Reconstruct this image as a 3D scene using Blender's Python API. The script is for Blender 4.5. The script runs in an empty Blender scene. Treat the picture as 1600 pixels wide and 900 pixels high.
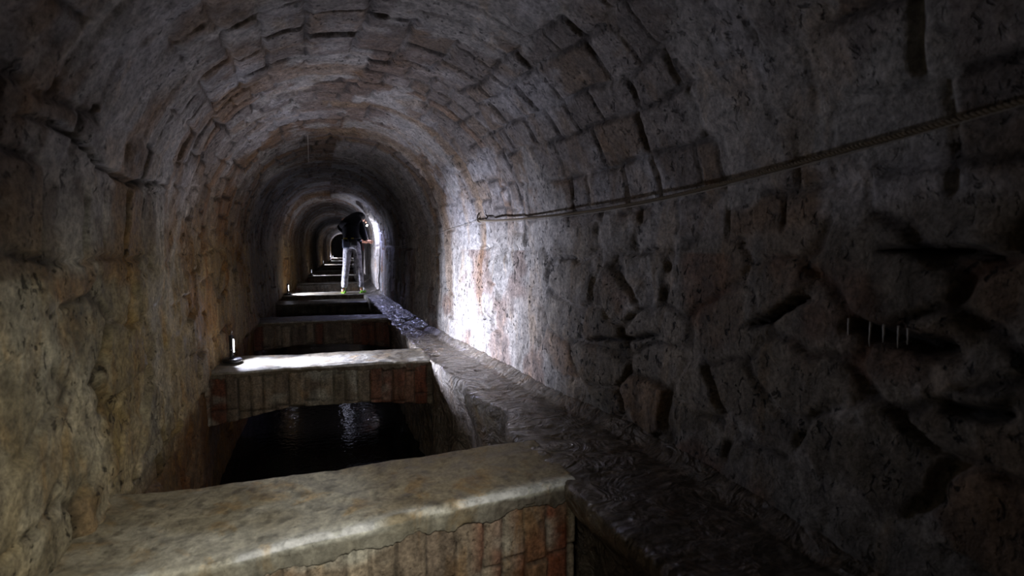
import bpy, bmesh, math
import numpy as np
from mathutils import Vector, Matrix, Quaternion

C = bpy.context.scene
COL = C.collection
PI = math.pi

# ------------------------------------------------------------------ camera
EYE = 0.93
YAW, PITCH = 19.88, 4.76                      # to the right of the tunnel axis, downwards
cam_d = bpy.data.cameras.new('camera')
cam_d.sensor_width = 36.0
cam_d.lens = 780.0 / 1600.0 * 36.0
cam_d.clip_start = 0.02
cam_d.dof.use_dof = True
cam_d.dof.focus_distance = 4.6
cam_d.dof.aperture_fstop = 2.8
cam = bpy.data.objects.new('camera', cam_d)
COL.objects.link(cam)
cam.location = (0, 0, EYE)
cam.rotation_euler = (math.radians(90 - PITCH), 0, math.radians(-YAW))
C.camera = cam

# ------------------------------------------------------------------ world, exposure
w = bpy.data.worlds.new('world')
C.world = w
w.use_nodes = True
w.node_tree.nodes['Background'].inputs[0].default_value = (0.35, 0.4, 0.6, 1)
w.node_tree.nodes['Background'].inputs[1].default_value = 0.0
C.view_settings.view_transform = 'Standard'
C.view_settings.look = 'None'
C.view_settings.gamma = 1.0
C.view_settings.exposure = 0.0
C.view_settings.use_curve_mapping = False
C.cycles.max_bounces = 6
C.cycles.diffuse_bounces = 4
C.cycles.glossy_bounces = 3

COOL = (0.75, 0.78, 1.0)


def lamp_light(name, kind, loc, aim, power, color=COOL, size=(0.02, 0.1), spread=180, angle=90, blend=1.0):
    d = bpy.data.lights.new(name, kind)
    d.energy = power
    d.color = color
    if kind == 'AREA':
        d.shape = 'RECTANGLE'
        d.size, d.size_y = size
        d.spread = math.radians(spread)
    if kind == 'SPOT':
        d.spot_size = math.radians(angle)
        d.spot_blend = blend
        d.shadow_soft_size = size[0]
    o = bpy.data.objects.new(name, d)
    COL.objects.link(o)
    o.location = loc
    o.rotation_euler = (Vector(aim) - Vector(loc)).to_track_quat('-Z', 'Y').to_euler()
    return o


# the photographer's own small lamp, low beside the camera and turned to the left
lamp_light('photographer_lamp_light', 'SPOT', (0.13, 0.52, 0.76), (-0.24, 1.78, -0.02), 42, (1.0, 0.97, 0.86), (0.05, 0.1), angle=100, blend=1.0)


# ------------------------------------------------------------------ helpers: noise
def _h(ix, iy, iz, seed):
    n = (ix.astype(np.int64) * 374761393 + iy.astype(np.int64) * 668265263 + iz.astype(np.int64) * 2147483647 + seed * 974634777) & 0xffffffff
    n = ((n ^ (n >> 13)) * 1274126177) & 0xffffffff
    n = ((n ^ (n >> 16)) * 2246822519) & 0xffffffff
    return ((n ^ (n >> 15)) & 0xffffff).astype(np.float64) / 0xffffff


def h2(ix, iy, seed=0):
    ix = np.asarray(ix); iy = np.asarray(iy)
    return _h(ix, iy, np.zeros_like(ix), seed)


def vnoise(x, y, z, seed=0):
    x0, y0, z0 = np.floor(x), np.floor(y), np.floor(z)
    fx, fy, fz = x - x0, y - y0, z - z0
    fx, fy, fz = fx*fx*(3-2*fx), fy*fy*(3-2*fy), fz*fz*(3-2*fz)
    r = 0
    for dx in (0, 1):
        for dy in (0, 1):
            for dz in (0, 1):
                wgt = (fx if dx else 1-fx) * (fy if dy else 1-fy) * (fz if dz else 1-fz)
                r = r + wgt * _h(x0+dx, y0+dy, z0+dz, seed)
    return r


def fbm(x, y, z, oct=4, seed=0, gain=0.5):
    a, s, t = 1.0, 0.0, 0.0
    for o in range(oct):
        s = s + a * vnoise(x, y, z, seed + o*17)
        t += a
        a *= gain
        x, y, z = x*2.03+1.7, y*2.03+3.1, z*2.03+5.3
    return s / t          # 0..1 around .5


def sstep(a, b, x):
    t = np.clip((x-a)/(b-a), 0, 1)
    return t*t*(3-2*t)


def mix(a, b, t):
    t = np.asarray(t)
    if np.shape(a) == (3,) or np.shape(b) == (3,) or np.ndim(a) > np.ndim(t) or np.ndim(b) > np.ndim(t):
        t = t[..., None]
    return a*(1-t) + b*t


def voronoi(x, y, seed=0, jit=0.8):
    """distance to the cell border (approx.), cell hash."""
    ix, iy = np.floor(x), np.floor(y)
    d1 = np.full(x.shape, 9.0); d2 = np.full(x.shape, 9.0)
    cx = np.zeros(x.shape); cy = np.zeros(x.shape)
    for dx in (-1, 0, 1):
        for dy in (-1, 0, 1):
            a, b = ix+dx, iy+dy
            px = a + .5 + (h2(a, b, seed)-.5)*jit
            py = b + .5 + (h2(a, b, seed+5)-.5)*jit
            ex, ey = np.abs(x-px), np.abs(y-py)
            d = (ex**2.6 + ey**2.6)**(1/2.6)
            new = d < d1
            d2 = np.where(new, d1, np.minimum(d2, d))
            cx = np.where(new, a, cx); cy = np.where(new, b, cy)
            d1 = np.where(new, d, d1)
    return (d2-d1)*.5, cx, cy


def courses(u, v, uw, vw, seed):
    """rows stacked along v (height vw), blocks along u (length uw): border distance in metres, row, block."""
    n = v/vw
    r0 = np.floor(n)
    lo = r0 + (h2(r0, r0*0, seed)-.5)*.45
    hi = r0+1 + (h2(r0+1, r0*0, seed)-.5)*.45
    row = np.where(n < lo, r0-1, np.where(n > hi, r0+1, r0))
    lo = row + (h2(row, row*0, seed)-.5)*.45
    hi = row+1 + (h2(row+1, row*0, seed)-.5)*.45
    dv = np.minimum(n-lo, hi-n)*vw
    m = u/uw*(0.8+.5*h2(row, row*0+3, seed)) + h2(row, row*0+9, seed)*7
    b0 = np.floor(m)
    lo = b0 + (h2(b0, row, seed+1)-.5)*.6
    hi = b0+1 + (h2(b0+1, row, seed+1)-.5)*.6
    blk = np.where(m < lo, b0-1, np.where(m > hi, b0+1, b0))
    lo = blk + (h2(blk, row, seed+1)-.5)*.6
    hi = blk+1 + (h2(blk+1, row, seed+1)-.5)*.6
    du = np.minimum(m-lo, hi-m)*uw
    return np.minimum(dv, du), row, blk


# ------------------------------------------------------------------ helpers: meshes
def tag(o, label=None, cat=None, group=None, kind=None):
    if label: o['label'] = label
    if cat: o['category'] = cat
    if group: o['group'] = group
    if kind: o['kind'] = kind
    return o


def empty(name, loc=(0, 0, 0), rz=0.0):
    o = bpy.data.objects.new(name, None)
    o.empty_display_size = 0.05
    COL.objects.link(o)
    o.location = loc
    o.rotation_euler = (0, 0, rz)
    return o


def grid_mesh(name, P, col=None, mat=None, parent=None, wrap=False, caps=False, smooth=True):
    """P: (n, m, 3) grid of points; col: (n, m, 3) albedo."""
    n, m = P.shape[:2]
    V = P.reshape(-1, 3)
    mm = m if wrap else m-1
    i = np.arange(n-1)[:, None]; j = np.arange(mm)[None, :]
    a = i*m + j; b = i*m + (j+1) % m
    F = np.stack([a, b, b+m, a+m], -1).reshape(-1, 4)
    me = bpy.data.meshes.new(name)
    nv, nf = len(V), len(F)
    ncap = 2 if caps else 0
    me.vertices.add(nv)
    me.vertices.foreach_set('co', V.astype(np.float32).ravel())
    nl = nf*4 + ncap*m
    me.loops.add(nl)
    idx = F.ravel()
    starts = np.arange(nf)*4
    totals = np.full(nf, 4)
    if caps:
        idx = np.concatenate([idx, np.arange(m)[::-1], (n-1)*m + np.arange(m)])
        starts = np.concatenate([starts, [nf*4, nf*4+m]])
        totals = np.concatenate([totals, [m, m]])
    me.loops.foreach_set('vertex_index', idx.astype(np.int32))
    me.polygons.add(nf+ncap)
    me.polygons.foreach_set('loop_start', starts.astype(np.int32))
    me.polygons.foreach_set('loop_total', totals.astype(np.int32))
    if smooth:
        me.polygons.foreach_set('use_smooth', np.ones(nf+ncap, dtype=bool))
    me.update(calc_edges=True)
    me.validate()
    if col is not None:
        at = me.attributes.new('albedo', 'FLOAT_COLOR', 'POINT')
        c = np.ones((nv, 4), np.float32)
        c[:, :3] = np.clip(col.reshape(-1, 3), 0.003, 0.95)
        at.data.foreach_set('color', c.ravel())
    o = bpy.data.objects.new(name, me)
    COL.objects.link(o)
    if mat: me.materials.append(mat)
    if parent: o.parent = parent
    return o


def bm_obj(name, bm, mat, parent=None, smooth=True, loc=None):
    me = bpy.data.meshes.new(name)
    bmesh.ops.recalc_face_normals(bm, faces=bm.faces)
    bm.to_mesh(me); bm.free()
    if smooth:
        for p in me.polygons: p.use_smooth = True
    me.materials.append(mat)
    o = bpy.data.objects.new(name, me)
    COL.objects.link(o)
    if parent: o.parent = parent
    if loc: o.location = loc
    return o


def bm_box(bm, c, s, bevel=0.0, rot=None):
    r = bmesh.ops.create_cube(bm, size=1.0)
    vs = r['verts']
    bmesh.ops.scale(bm, vec=s, verts=vs)
    if bevel:
        es = list({e for v in vs for e in v.link_edges})
        rr = bmesh.ops.bevel(bm, geom=es, offset=bevel, segments=3, profile=.5, affect='EDGES')
        vs = list({v for f in rr['faces'] for v in f.verts} | {v for v in vs if v.is_valid})
    if rot: bmesh.ops.rotate(bm, cent=(0, 0, 0), matrix=rot, verts=vs)
    bmesh.ops.translate(bm, vec=c, verts=vs)


def bm_lathe(bm, prof, c=(0, 0, 0), seg=32):
    rings = []
    for r, z in prof:
        rings.append([bm.verts.new((c[0]+r*math.cos(2*PI*k/seg), c[1]+r*math.sin(2*PI*k/seg), c[2]+z)) for k in range(seg)])
    for a, b in zip(rings, rings[1:]):
        for k in range(seg):
            bm.faces.new((a[k], a[(k+1) % seg], b[(k+1) % seg], b[k]))
    bm.faces.new(rings[0][::-1]); bm.faces.new(rings[-1])


def bm_tube(bm, pts, radii, seg=10):
    pts = [Vector(p) for p in pts]
    if not hasattr(radii, '__len__'): radii = [radii]*len(pts)
    rings = []
    prev = None
    for i, p in enumerate(pts):
        t = (pts[min(i+1, len(pts)-1)] - pts[max(i-1, 0)]).normalized()
        if prev is None:
            u = t.orthogonal().normalized()
        else:
            u = (prev - t*prev.dot(t)).normalized()
        prev = u
        v = t.cross(u)
        rings.append([bm.verts.new(p + (u*math.cos(2*PI*k/seg) + v*math.sin(2*PI*k/seg))*radii[i]) for k in range(seg)])
    for a, b in zip(rings, rings[1:]):
        for k in range(seg):
            bm.faces.new((a[k], a[(k+1) % seg], b[(k+1) % seg], b[k]))
    bm.faces.new(rings[0][::-1]); bm.faces.new(rings[-1])


# ------------------------------------------------------------------ materials
def new_mat(name):
    m = bpy.data.materials.new(name)
    m.use_nodes = True
    nt = m.node_tree
    return m, nt, nt.nodes['Principled BSDF']


def simple(name, col, rough=0.6, metal=0.0, emit=None, strength=0.0, spec=0.5):
    m, nt, b = new_mat(name)
    b.inputs['Base Color'].default_value = (*col, 1)
    b.inputs['Roughness'].default_value = rough
    b.inputs['Metallic'].default_value = metal
    b.inputs['Specular IOR Level'].default_value = spec
    if emit:
        b.inputs['Emission Color'].default_value = (*emit, 1)
        b.inputs['Emission Strength'].default_value = strength
    return m


def math_node(nt, op, a, b=None, c=None, clamp=False):
    n = nt.nodes.new('ShaderNodeMath'); n.operation = op; n.use_clamp = clamp
    for k, v in enumerate((a, b, c)):
        if v is None: continue
        if isinstance(v, (int, float)): n.inputs[k].default_value = v
        else: nt.links.new(v, n.inputs[k])
    return n.outputs[0]


def stone_mat(name, rough=(0.55, 0.85), pits=0.6, streak=0.35, bump=0.012, scale=1.0, spec=0.35, wet=0.0, ripple=0.0, speck=0.8, stain=0.8):
    m, nt, b = new_mat(name)
    L = nt.links.new
    at = nt.nodes.new('ShaderNodeAttribute'); at.attribute_name = 'albedo'
    tc = nt.nodes.new('ShaderNodeTexCoord')

    def noise(sc, vec=None, det=6, rgh=0.6, stretch=None, dist=0.0):
        src = tc.outputs['Object']
        if stretch:
            mp = nt.nodes.new('ShaderNodeMapping'); mp.inputs['Scale'].default_value = stretch
            L(src, mp.inputs[0]); src = mp.outputs[0]
        n = nt.nodes.new('ShaderNodeTexNoise')
        n.inputs['Scale'].default_value = sc*scale; n.inputs['Detail'].default_value = det
        n.inputs['Roughness'].default_value = rgh; n.inputs['Distortion'].default_value = dist
        L(src, n.inputs['Vector'])
        return n.outputs['Fac']

    def ramp(f, a, b_, lo=0.0, hi=1.0):
        r = nt.nodes.new('ShaderNodeMapRange'); r.interpolation_type = 'SMOOTHSTEP'
        L(f, r.inputs[0]); r.inputs[1].default_value = a; r.inputs[2].default_value = b_
        r.inputs[3].default_value = lo; r.inputs[4].default_value = hi
        return r.outputs[0]
    fine = noise(55, det=8, rgh=0.7)
    mid = noise(13, det=6, rgh=0.65, dist=0.4)
    # vertical run-off streaks
    stk = noise(9, det=5, rgh=0.6, stretch=(1.6, 1.6, 0.22))
    pit = noise(34, det=4, rgh=0.6, stretch=(1, 1, 0.7), dist=0.6)
    pitm = ramp(pit, 0.335, 0.41, 1.0, 0.0)
    big = noise(3.5, det=3, rgh=0.5)
    pitm = math_node(nt, 'MULTIPLY', pitm, ramp(big, 0.36, 0.56))
    f1 = ramp(fine, 0.3, 0.7, 1-speck*.5, 1+speck*.5)
    f2 = ramp(mid, 0.3, 0.7, 0.72, 1.25)
    f3 = ramp(stk, 0.35, 0.65, 1-streak, 1+streak*.6)
    f = math_node(nt, 'MULTIPLY', math_node(nt, 'MULTIPLY', f1, f2), f3)
    f = math_node(nt, 'MULTIPLY', f, math_node(nt, 'SUBTRACT', 1.0, math_node(nt, 'MULTIPLY', pitm, 0.85*min(1, pits*1.2))))
    vm = nt.nodes.new('ShaderNodeVectorMath'); vm.operation = 'SCALE'
    L(at.outputs['Color'], vm.inputs[0]); L(f, vm.inputs['Scale'])
    # warm iron stain
    mx = nt.nodes.new('ShaderNodeMix'); mx.data_type = 'RGBA'; mx.blend_type = 'MULTIPLY'
    st = noise(4.2, det=5, rgh=0.6, stretch=(1.2, 1.2, 0.45), dist=0.6)
    L(ramp(st, 0.52, 0.66, 0, stain), mx.inputs[0])
    L(vm.outputs[0], mx.inputs[6]); mx.inputs[7].default_value = (1.0, 0.80, 0.56, 1)
    L(mx.outputs[2], b.inputs['Base Color'])
    L(ramp(mid, 0.35, 0.6, rough[0], rough[1]), b.inputs['Roughness'])
    b.inputs['Specular IOR Level'].default_value = spec
    if wet: 
        b.inputs['Coat Weight'].default_value = wet
        b.inputs['Coat Roughness'].default_value = 0.10
    hgt = math_node(nt, 'ADD', math_node(nt, 'MULTIPLY', fine, 0.45), math_node(nt, 'MULTIPLY', mid, 1.0))
    hgt = math_node(nt, 'SUBTRACT', hgt, math_node(nt, 'MULTIPLY', pitm, pits))
    if ripple:
        rp = noise(11, det=5, rgh=0.65, stretch=(0.45, 2.2, 1.0), dist=1.2)
        rr = math_node(nt, 'ABSOLUTE', math_node(nt, 'SUBTRACT', rp, 0.5))
        hgt = math_node(nt, 'SUBTRACT', hgt, math_node(nt, 'MULTIPLY', rr, ripple))
        r2 = noise(5.5, det=3, rgh=0.5, stretch=(1.0, 1.15, 1.0), dist=1.6)
        hgt = math_node(nt, 'ADD', hgt, math_node(nt, 'MULTIPLY', math_node(nt, 'ABSOLUTE', math_node(nt, 'SUBTRACT', r2, 0.5)), -ripple*3.2))
    bp = nt.nodes.new('ShaderNodeBump')
    bp.inputs['Strength'].default_value = 1.0
    bp.inputs['Distance'].default_value = bump
    L(hgt, bp.inputs['Height'])
    L(bp.outputs[0], b.inputs['Normal'])
    if wet: L(bp.outputs[0], b.inputs['Coat Normal'])
    return m


M_wall = stone_mat('wall_stone', pits=0.9, bump=0.016, stain=0.5, streak=0.25)
M_wall_l = stone_mat('wall_stone_left', pits=0.7, bump=0.018, streak=0.22)
M_vault = stone_mat('vault_stone', pits=0.6, streak=0.12, bump=0.012, stain=0.45)
M_ledge = stone_mat('wet_ledge_stone', rough=(0.28, 0.6), pits=0.2, streak=0.1, bump=0.012, spec=0.7, wet=0.8, ripple=2.6)
M_cap = stone_mat('lime_plaster', rough=(0.5, 0.8), pits=0.25, streak=0.05, bump=0.005, speck=0.45, scale=1.2)
M_cap_wet = stone_mat('wet_lime_plaster', rough=(0.3, 0.6), pits=0.3, streak=0.05, bump=0.006, wet=0.3)
M_brick = stone_mat('old_brick', rough=(0.5, 0.85), pits=0.35, streak=0.3, bump=0.006, scale=1.3)
M_dark = simple('black_plastic', (0.012, 0.012, 0.014), 0.35)
M_steel = simple('lamp_steel', (0.35, 0.35, 0.37), 0.25, 1.0)
M_led = simple('led_strip', (0.9, 0.9, 1.0), 0.4, emit=(0.80, 0.82, 1.0), strength=26.0)
M_rope = simple('hemp_rope', (0.27, 0.22, 0.15), 0.9)
M_wire = simple('pale_wire', (0.42, 0.38, 0.32), 0.6)
M_iron = simple('rusty_iron', (0.06, 0.04, 0.03), 0.8)
M_calcite = simple('calcite', (0.62, 0.60, 0.56), 0.35, spec=0.6)

# ------------------------------------------------------------------ the tunnel shape
YK = [-4, 0, 1.0, 2.0, 2.9, 4.4, 6.3, 7, 9.7, 11, 17, 27, 34, 43, 52]
XR = [1.42, 1.42, 1.42, 1.41, 1.28, 1.14, 1.00, .98, .92, .92, 1.02, 1.35, 1.75, 1.95, 2.3]
XL = [-.86, -.82, -.78, -.74, -.78, -.86, -.89, -.90, -.90, -.88, -.72, -.50, -.15, -.02, .2]
XE = [.92, .92, .89, .86, .82, .72, .67, .65, .60, .58, .70, 1.0, 1.4, 1.65, 1.95]


def xr(y): return np.interp(y, YK, XR)
def xl(y): return np.interp(y, YK, XL)


SPRING, CROWN = 0.92, 2.00
ys = [-4.0]
while ys[-1] < 52:
    y = ys[-1]
    ys.append(y + (0.06 if y < 0.3 else 0.0095 if y < 2.6 else 0.0037*y))
ys = np.array(ys)
# cross-section parameter rows: (zone, t)
tl = np.linspace(-1.55, SPRING, 206)             # left wall heights
ta = np.linspace(0, PI, 268)[1:-1]               # vault angles
tr = np.linspace(SPRING, -0.25, 98)              # right wall heights
nL, nA, nR = len(tl), len(ta), len(tr)
Y = np.repeat(ys[:, None], nL+nA+nR, 1)
cx = (xl(ys)+xr(ys))/2
hw = (xr(ys)-xl(ys))/2 + 0.03
wob = (fbm(ys*0.9, ys*0, ys*0, 3, 3)-.5)*.10
X = np.zeros_like(Y); Z = np.zeros_like(Y)
bl = 0.03*np.clip(tl/SPRING, 0, 1)
X[:, :nL] = (cx-hw)[:, None] + (0.03-bl)[None, :]
Z[:, :nL] = tl[None, :]
# below the beams the old wall steps outwards a little
X[:, :nL] -= sstep(-0.01, -0.06, tl)[None, :]*0.05
ex = 2.25
ca, sa = np.cos(ta), np.sin(ta)
X[:, nL:nL+nA] = cx[:, None] - hw[:, None]*np.sign(ca)*np.abs(ca)**(2/ex)
Z[:, nL:nL+nA] = SPRING + (CROWN-SPRING+wob*.3)[:, None]*np.abs(sa)**(2/ex)
br = 0.03*np.clip(tr/SPRING, 0, 1)
X[:, nL+nA:] = (cx+hw)[:, None] - (0.03-br)[None, :]
Z[:, nL+nA:] = tr[None, :]
# arc length coordinate
A = np.concatenate([tl-SPRING, np.cumsum(np.r_[0, np.full(nA, PI/(nA+1))])[1:]*1.02, PI*1.02+(SPRING-tr)])
A = np.repeat(A[None, :], len(ys), 0)
# inward normals
dX = np.gradient(X, axis=1); dZ = np.gradient(Z, axis=1)
ln = np.hypot(dX, dZ)+1e-9
NX, NZ = dZ/ln, -dX/ln

left = (np.arange(nL+nA+nR) < nL)[None, :] & np.ones_like(Y, bool)
right = (np.arange(nL+nA+nR) >= nL+nA)[None, :] & np.ones_like(Y, bool)
side = np.where(X < cx[:, None], 0.0, 40.0)

print('tunnel verts', Y.size)
# warps
wx = (fbm(Y*3.2, A*3.2, side, 3, 11)-.5)
wy = (fbm(Y*3.2, A*3.2, side+9, 3, 12)-.5)
wf = (fbm(Y*14, A*14, side, 3, 13)-.5)*.03
wg = (fbm(Y*14, A*14, side+5, 3, 14)-.5)*.03
# --- rubble of the lower walls
dv, vcx, vcy = voronoi((Y+wx*.20+wf)/.36, (A+wy*.16+wg)/.23, 21)
rub_h = h2(vcx, vcy, 31)
rub_c = h2(vcx, vcy, 33)
rub = sstep(0.0, 0.085, dv)
rub_gap = 1-sstep(0.015, 0.07, dv)
# --- blocks of the vault: courses along the axis near by, ring by ring further in
d1, r1, b1 = courses(Y+wx*.07+wf*.6, A+wy*.07+wg*.6, .27, .19, 41)
d2, r2, b2 = courses(A+wy*.05+wg*.5, Y+wx*.05+wf*.5, .20, .19, 43)
rsel = (Y + wx*.5) > 3.15
db = np.where(rsel, d2, d1)
rb = np.where(rsel, r2+500, r1); bb = np.where(rsel, b2, b1)
blk_h = h2(rb, bb, 51); blk_c = h2(rb, bb, 53)
blk = sstep(0.0, 0.020, db)
blk_gap = 1-sstep(0.004, 0.021, db)
ringc = h2(rb, rb*0, 57)
# --- which part is rubble, which is coursed
zlim = 0.95 + (fbm(Y*1.3, A*0, side, 2, 61)-.5)*.35
coursed = sstep(-.03, .03, Z-zlim)
# --- plaster and lime skin
pn = fbm(Y*2.1, A*2.1, side+3, 5, 71, .55)
pn2 = fbm(Y*5.5, A*5.5, side+7, 4, 73, .6)
prob = np.where(X < cx[:, None], 0.62, 0.40)
prob = np.where(right & (Y > 3.0), 0.74, prob)
prob = np.where(right & (Y < 3.0), 0.30 + 0.30*sstep(.35, .05, Z), prob)
prob = mix(prob, 0.36, coursed)
plaster = sstep(0.03, -0.03, (pn*.7+pn2*.3) - (.5+(prob-.5)*.35))
plaster_skin = 0.25*plaster + 0.75*plaster*sstep(.25, .8, plaster)
base = (fbm(Y*1.1, A*1.1, side, 3, 81)-.5)*.075
rough_n = (fbm(Y*9, A*9, side, 5, 83, .6)-.5)
ridge = 1-np.abs(fbm(Y*7, A*4.5, side, 4, 85)-.5)*2
disp = base + rough_n*.022
hrub = (rub-.5)*.026 + (rub_h-.5)*.034*rub
hblk = (blk-.5)*.020 + (blk_h-.5)*.013*blk
hst = mix(hrub, hblk, coursed)
disp = disp + hst*(1-.72*plaster_skin) + .007*plaster_skin
# thin circumferential ring ledges of the vault
for yy, ww, hh in ((3.72, .05, .018), (4.05, .035, -.014), (5.0, .06, .026), (5.35, .04, -.016), (6.3, .06, .02), (8.0, .08, .02), ):
    disp = disp + hh*np.exp(-((Y+wx*.06-yy)/ww)**2)*sstep(.25, .8, Z)


lip = sstep(10.75, 10.95, Y+wx*.05)*sstep(13.5, 11.8, Y)
disp = disp + .06*lip*sstep(-.1, .5, Z)


def groove(y0, y1, zf, depth, wdt, mask):
    """a horizontal crevice between stones."""
    t = (Y-y0)/(y1-y0)
    zc = zf(t)
    e = np.clip(np.minimum(t, 1-t)*5, 0, 1)
    dz = Z-zc + (fbm(Y*9, Y*0, side, 3, 91)-.5)*.05
    g = np.exp(-np.abs(dz/wdt)**2.4)*e*mask
    return g*(t > 0)*(t < 1), np.exp(-np.clip(dz/.11, 0, 9)**2)*(dz > 0)*e*mask*(t > 0)*(t < 1)


crev = np.zeros_like(Y)
for (y0, y1, zf, dep, wd, mk, lip) in (
        (0.72, 1.06, lambda t: .665+.03*t, .085, .026, X > cx[:, None], .03),
        (0.66, 0.98, lambda t: .905+.02*t, .06, .012, X > cx[:, None], .025),
        (0.62, 0.80, lambda t: .56-.04*t, .07, .02, X > cx[:, None], .02),
        (1.15, 1.45, lambda t: .78-.16*t, .06, .014, X > cx[:, None], .03),
        (1.9, 2.5, lambda t: .52-.12*t, .05, .013, X > cx[:, None], .02),
        (1.55, 3.1, lambda t: 1.24-.05*t+.03*np.sin(9*t), .04, .008, X < cx[:, None], .0)):
    g, lp = groove(y0, y1, zf, dep, wd, mk)
    disp = disp - g*dep + lp*lip
    crev = np.maximum(crev, g)

# --- colour (albedo)
def rgb(r, g, b): return np.array([r, g, b])
c_rub = mix(rgb(.24, .215, .18), rgb(.36, .335, .30), rub_c)
c_rub = mix(c_rub, rgb(.30, .17, .085), sstep(.86, .9, rub_c)*.6)
c_blk = mix(rgb(.235, .205, .185), rgb(.37, .34, .32), blk_c)
c_blk = mix(c_blk, rgb(.25, .18, .12), sstep(.80, .86, blk_c)*.7)
brownring = sstep(.70, .76, ringc)*(Y > 3.2)
c_blk = mix(c_blk, rgb(.30, .19, .115), brownring*.7)
crownbrown = np.exp(-((A-1.62-.25*(fbm(Y*1.5, A*0, side*0, 2, 95)-.5))/.30)**2)*sstep(2.4, 3.0, Y)
c_blk = mix(c_blk, rgb(.235, .165, .125), np.clip(crownbrown*.9, 0, 1))
c_gap = mix(rgb(.30, .28, .26), rgb(.07, .06, .055), sstep(.32, .50, fbm(Y*4, A*4, side, 3, 97)))
gap = mix(rub_gap, blk_gap, coursed)
c = mix(c_rub, c_blk, coursed)
c = mix(c, c_gap, gap*.85)
limey = mix(rgb(.40, .375, .345), rgb(.54, .52, .50), fbm(Y*3, A*3, side, 4, 99))
c = mix(c, limey, plaster*(1-.35*gap*(1-plaster_skin)))
# efflorescence dust on the vault
eff = sstep(.50, .66, fbm(Y*3.0, A*3.4, side*0+4, 5, 103, .6))*coursed*(1-.8*np.clip(crownbrown, 0, 1))
c = mix(c, rgb(.52, .51, .52), eff*.75)
# ochre and olive run-off low on the left wall
och = sstep(.42, .66, fbm(Y*1.6, Z*.9, side, 4, 105))*np.where(X < cx[:, None], 1, .25)*sstep(1.25, .5, Z)
c = mix(c, rgb(.36, .26, .10), och*.62)
patch = sstep(.60, .70, fbm(Y*3.3, Z*2.2, side, 4, 107))*np.where(X < cx[:, None], 1, .5)
c = mix(c, rgb(.30, .165, .06), patch*.5)
pp_ = (X > cx[:, None])*sstep(1.27, 1.22, Y+wx*.1)*sstep(.76, .78, Y+wx*.03)*sstep(1.58-.55*(Y-.75), 1.53-.55*(Y-.75), Z+wy*.05)*sstep(1.16, 1.24, Z+wy*.1)
c = mix(c, rgb(.50, .49, .46), pp_*(.45+.5*pn2))
bnd = (X > cx[:, None])*sstep(5.35, 5.55, Y+wx*.15)*sstep(6.6, 6.3, Y+wx*.15)
c = mix(c, rgb(.56, .56, .58), bnd*.75)
c = c*mix(rgb(1, 1, 1), rgb(.62, .64, .72), sstep(6.4, 7.0, Y)*sstep(10.8, 10.4, Y))  # unlit stretch between the lamps, its bluish shade painted into the albedo
lftg = np.where(X < cx[:, None], 1, 0)*sstep(1.3, .8, Z)
c = c*mix(rgb(1, 1, 1), rgb(1.02, .97, .76), lftg)
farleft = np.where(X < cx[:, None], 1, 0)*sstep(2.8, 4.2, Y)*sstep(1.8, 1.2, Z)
c = c*mix(rgb(1, 1, 1), rgb(.68, .55, .39), farleft)  # left wall further in, its dimmer light painted as a darker brown
# the whitish pitted lime coat of the right wall around the lamp
wl = np.where(X > cx[:, None], 1, 0)*sstep(2.5, 3.5, Y)*sstep(7.5, 6.5, Y)*sstep(1.25, .9, Z)
c = mix(c, rgb(.60, .57, .52), wl*(.55+.25*pn))
for yy, ww in ((4.05, .06), (4.9, .10), (5.35, .05)):
    c = mix(c, rgb(.33, .235, .15), (np.exp(-((Y+wx*.10-yy)/ww)**4)*(X > cx[:, None]-.2)*sstep(.1, .5, Z))*.75)
# darker low band and the dark rubble near the camera
lowdark = np.where(X > cx[:, None], 1, 0)*sstep(.42, .0, Z + (pn-.5)*.5)*sstep(3.4, 2.2, Y)
c = c*mix(rgb(1, 1, 1), rgb(.52, .52, .50), lowdark)
red = np.where(X > cx[:, None], 1, 0)*sstep(.55, .68, fbm(Y*3+5, Z*3, side, 3, 109))*(Z < .9)
c = mix(c, rgb(.20, .085, .04), red*.5)
c = mix(c, rgb(.035, .03, .028), np.clip(crev*1.1, 0, 1))
c = c*(0.80+.4*fbm(Y*20, A*20, side, 3, 111))[..., None]
c = mix(c, rgb(.40, .34, .20), lip*.5)
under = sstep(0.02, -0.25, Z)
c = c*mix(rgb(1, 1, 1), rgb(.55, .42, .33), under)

PX = X + NX*disp; PZ = Z + NZ*disp
P = np.stack([PX, Y, PZ], -1)
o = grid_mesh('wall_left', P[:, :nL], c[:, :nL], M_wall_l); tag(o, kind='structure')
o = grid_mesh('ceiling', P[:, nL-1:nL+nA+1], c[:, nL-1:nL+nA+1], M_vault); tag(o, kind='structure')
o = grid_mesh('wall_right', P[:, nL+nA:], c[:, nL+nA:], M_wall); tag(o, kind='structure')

ex_, ez_ = np.meshgrid(np.linspace(-1.4, 3.6, 60), np.linspace(-1.3, 2.6, 50), indexing='ij')
Pe = np.stack([ex_, 50.5+(fbm(ex_*2, ez_*2, ez_*0, 4, 161)-.5)*.3, ez_], -1)
o = grid_mesh('wall_back', Pe, np.full(Pe.shape, .32), M_wall); tag(o, kind='structure')


def wall_x(y, z, right_side=True):
    j = nL+nA+int(np.argmin(np.abs(tr-z))) if right_side else int(np.argmin(np.abs(tl-z)))
    if right_side and z > SPRING:
        j = nL + int(np.argmin(np.abs(Z[len(ys)//2, nL:nL+nA]-z) + (X[len(ys)//2, nL:nL+nA] < cx[len(ys)//2])*9))
    i = int(np.argmin(np.abs(ys-y)))
    return PX[i, j]


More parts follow.
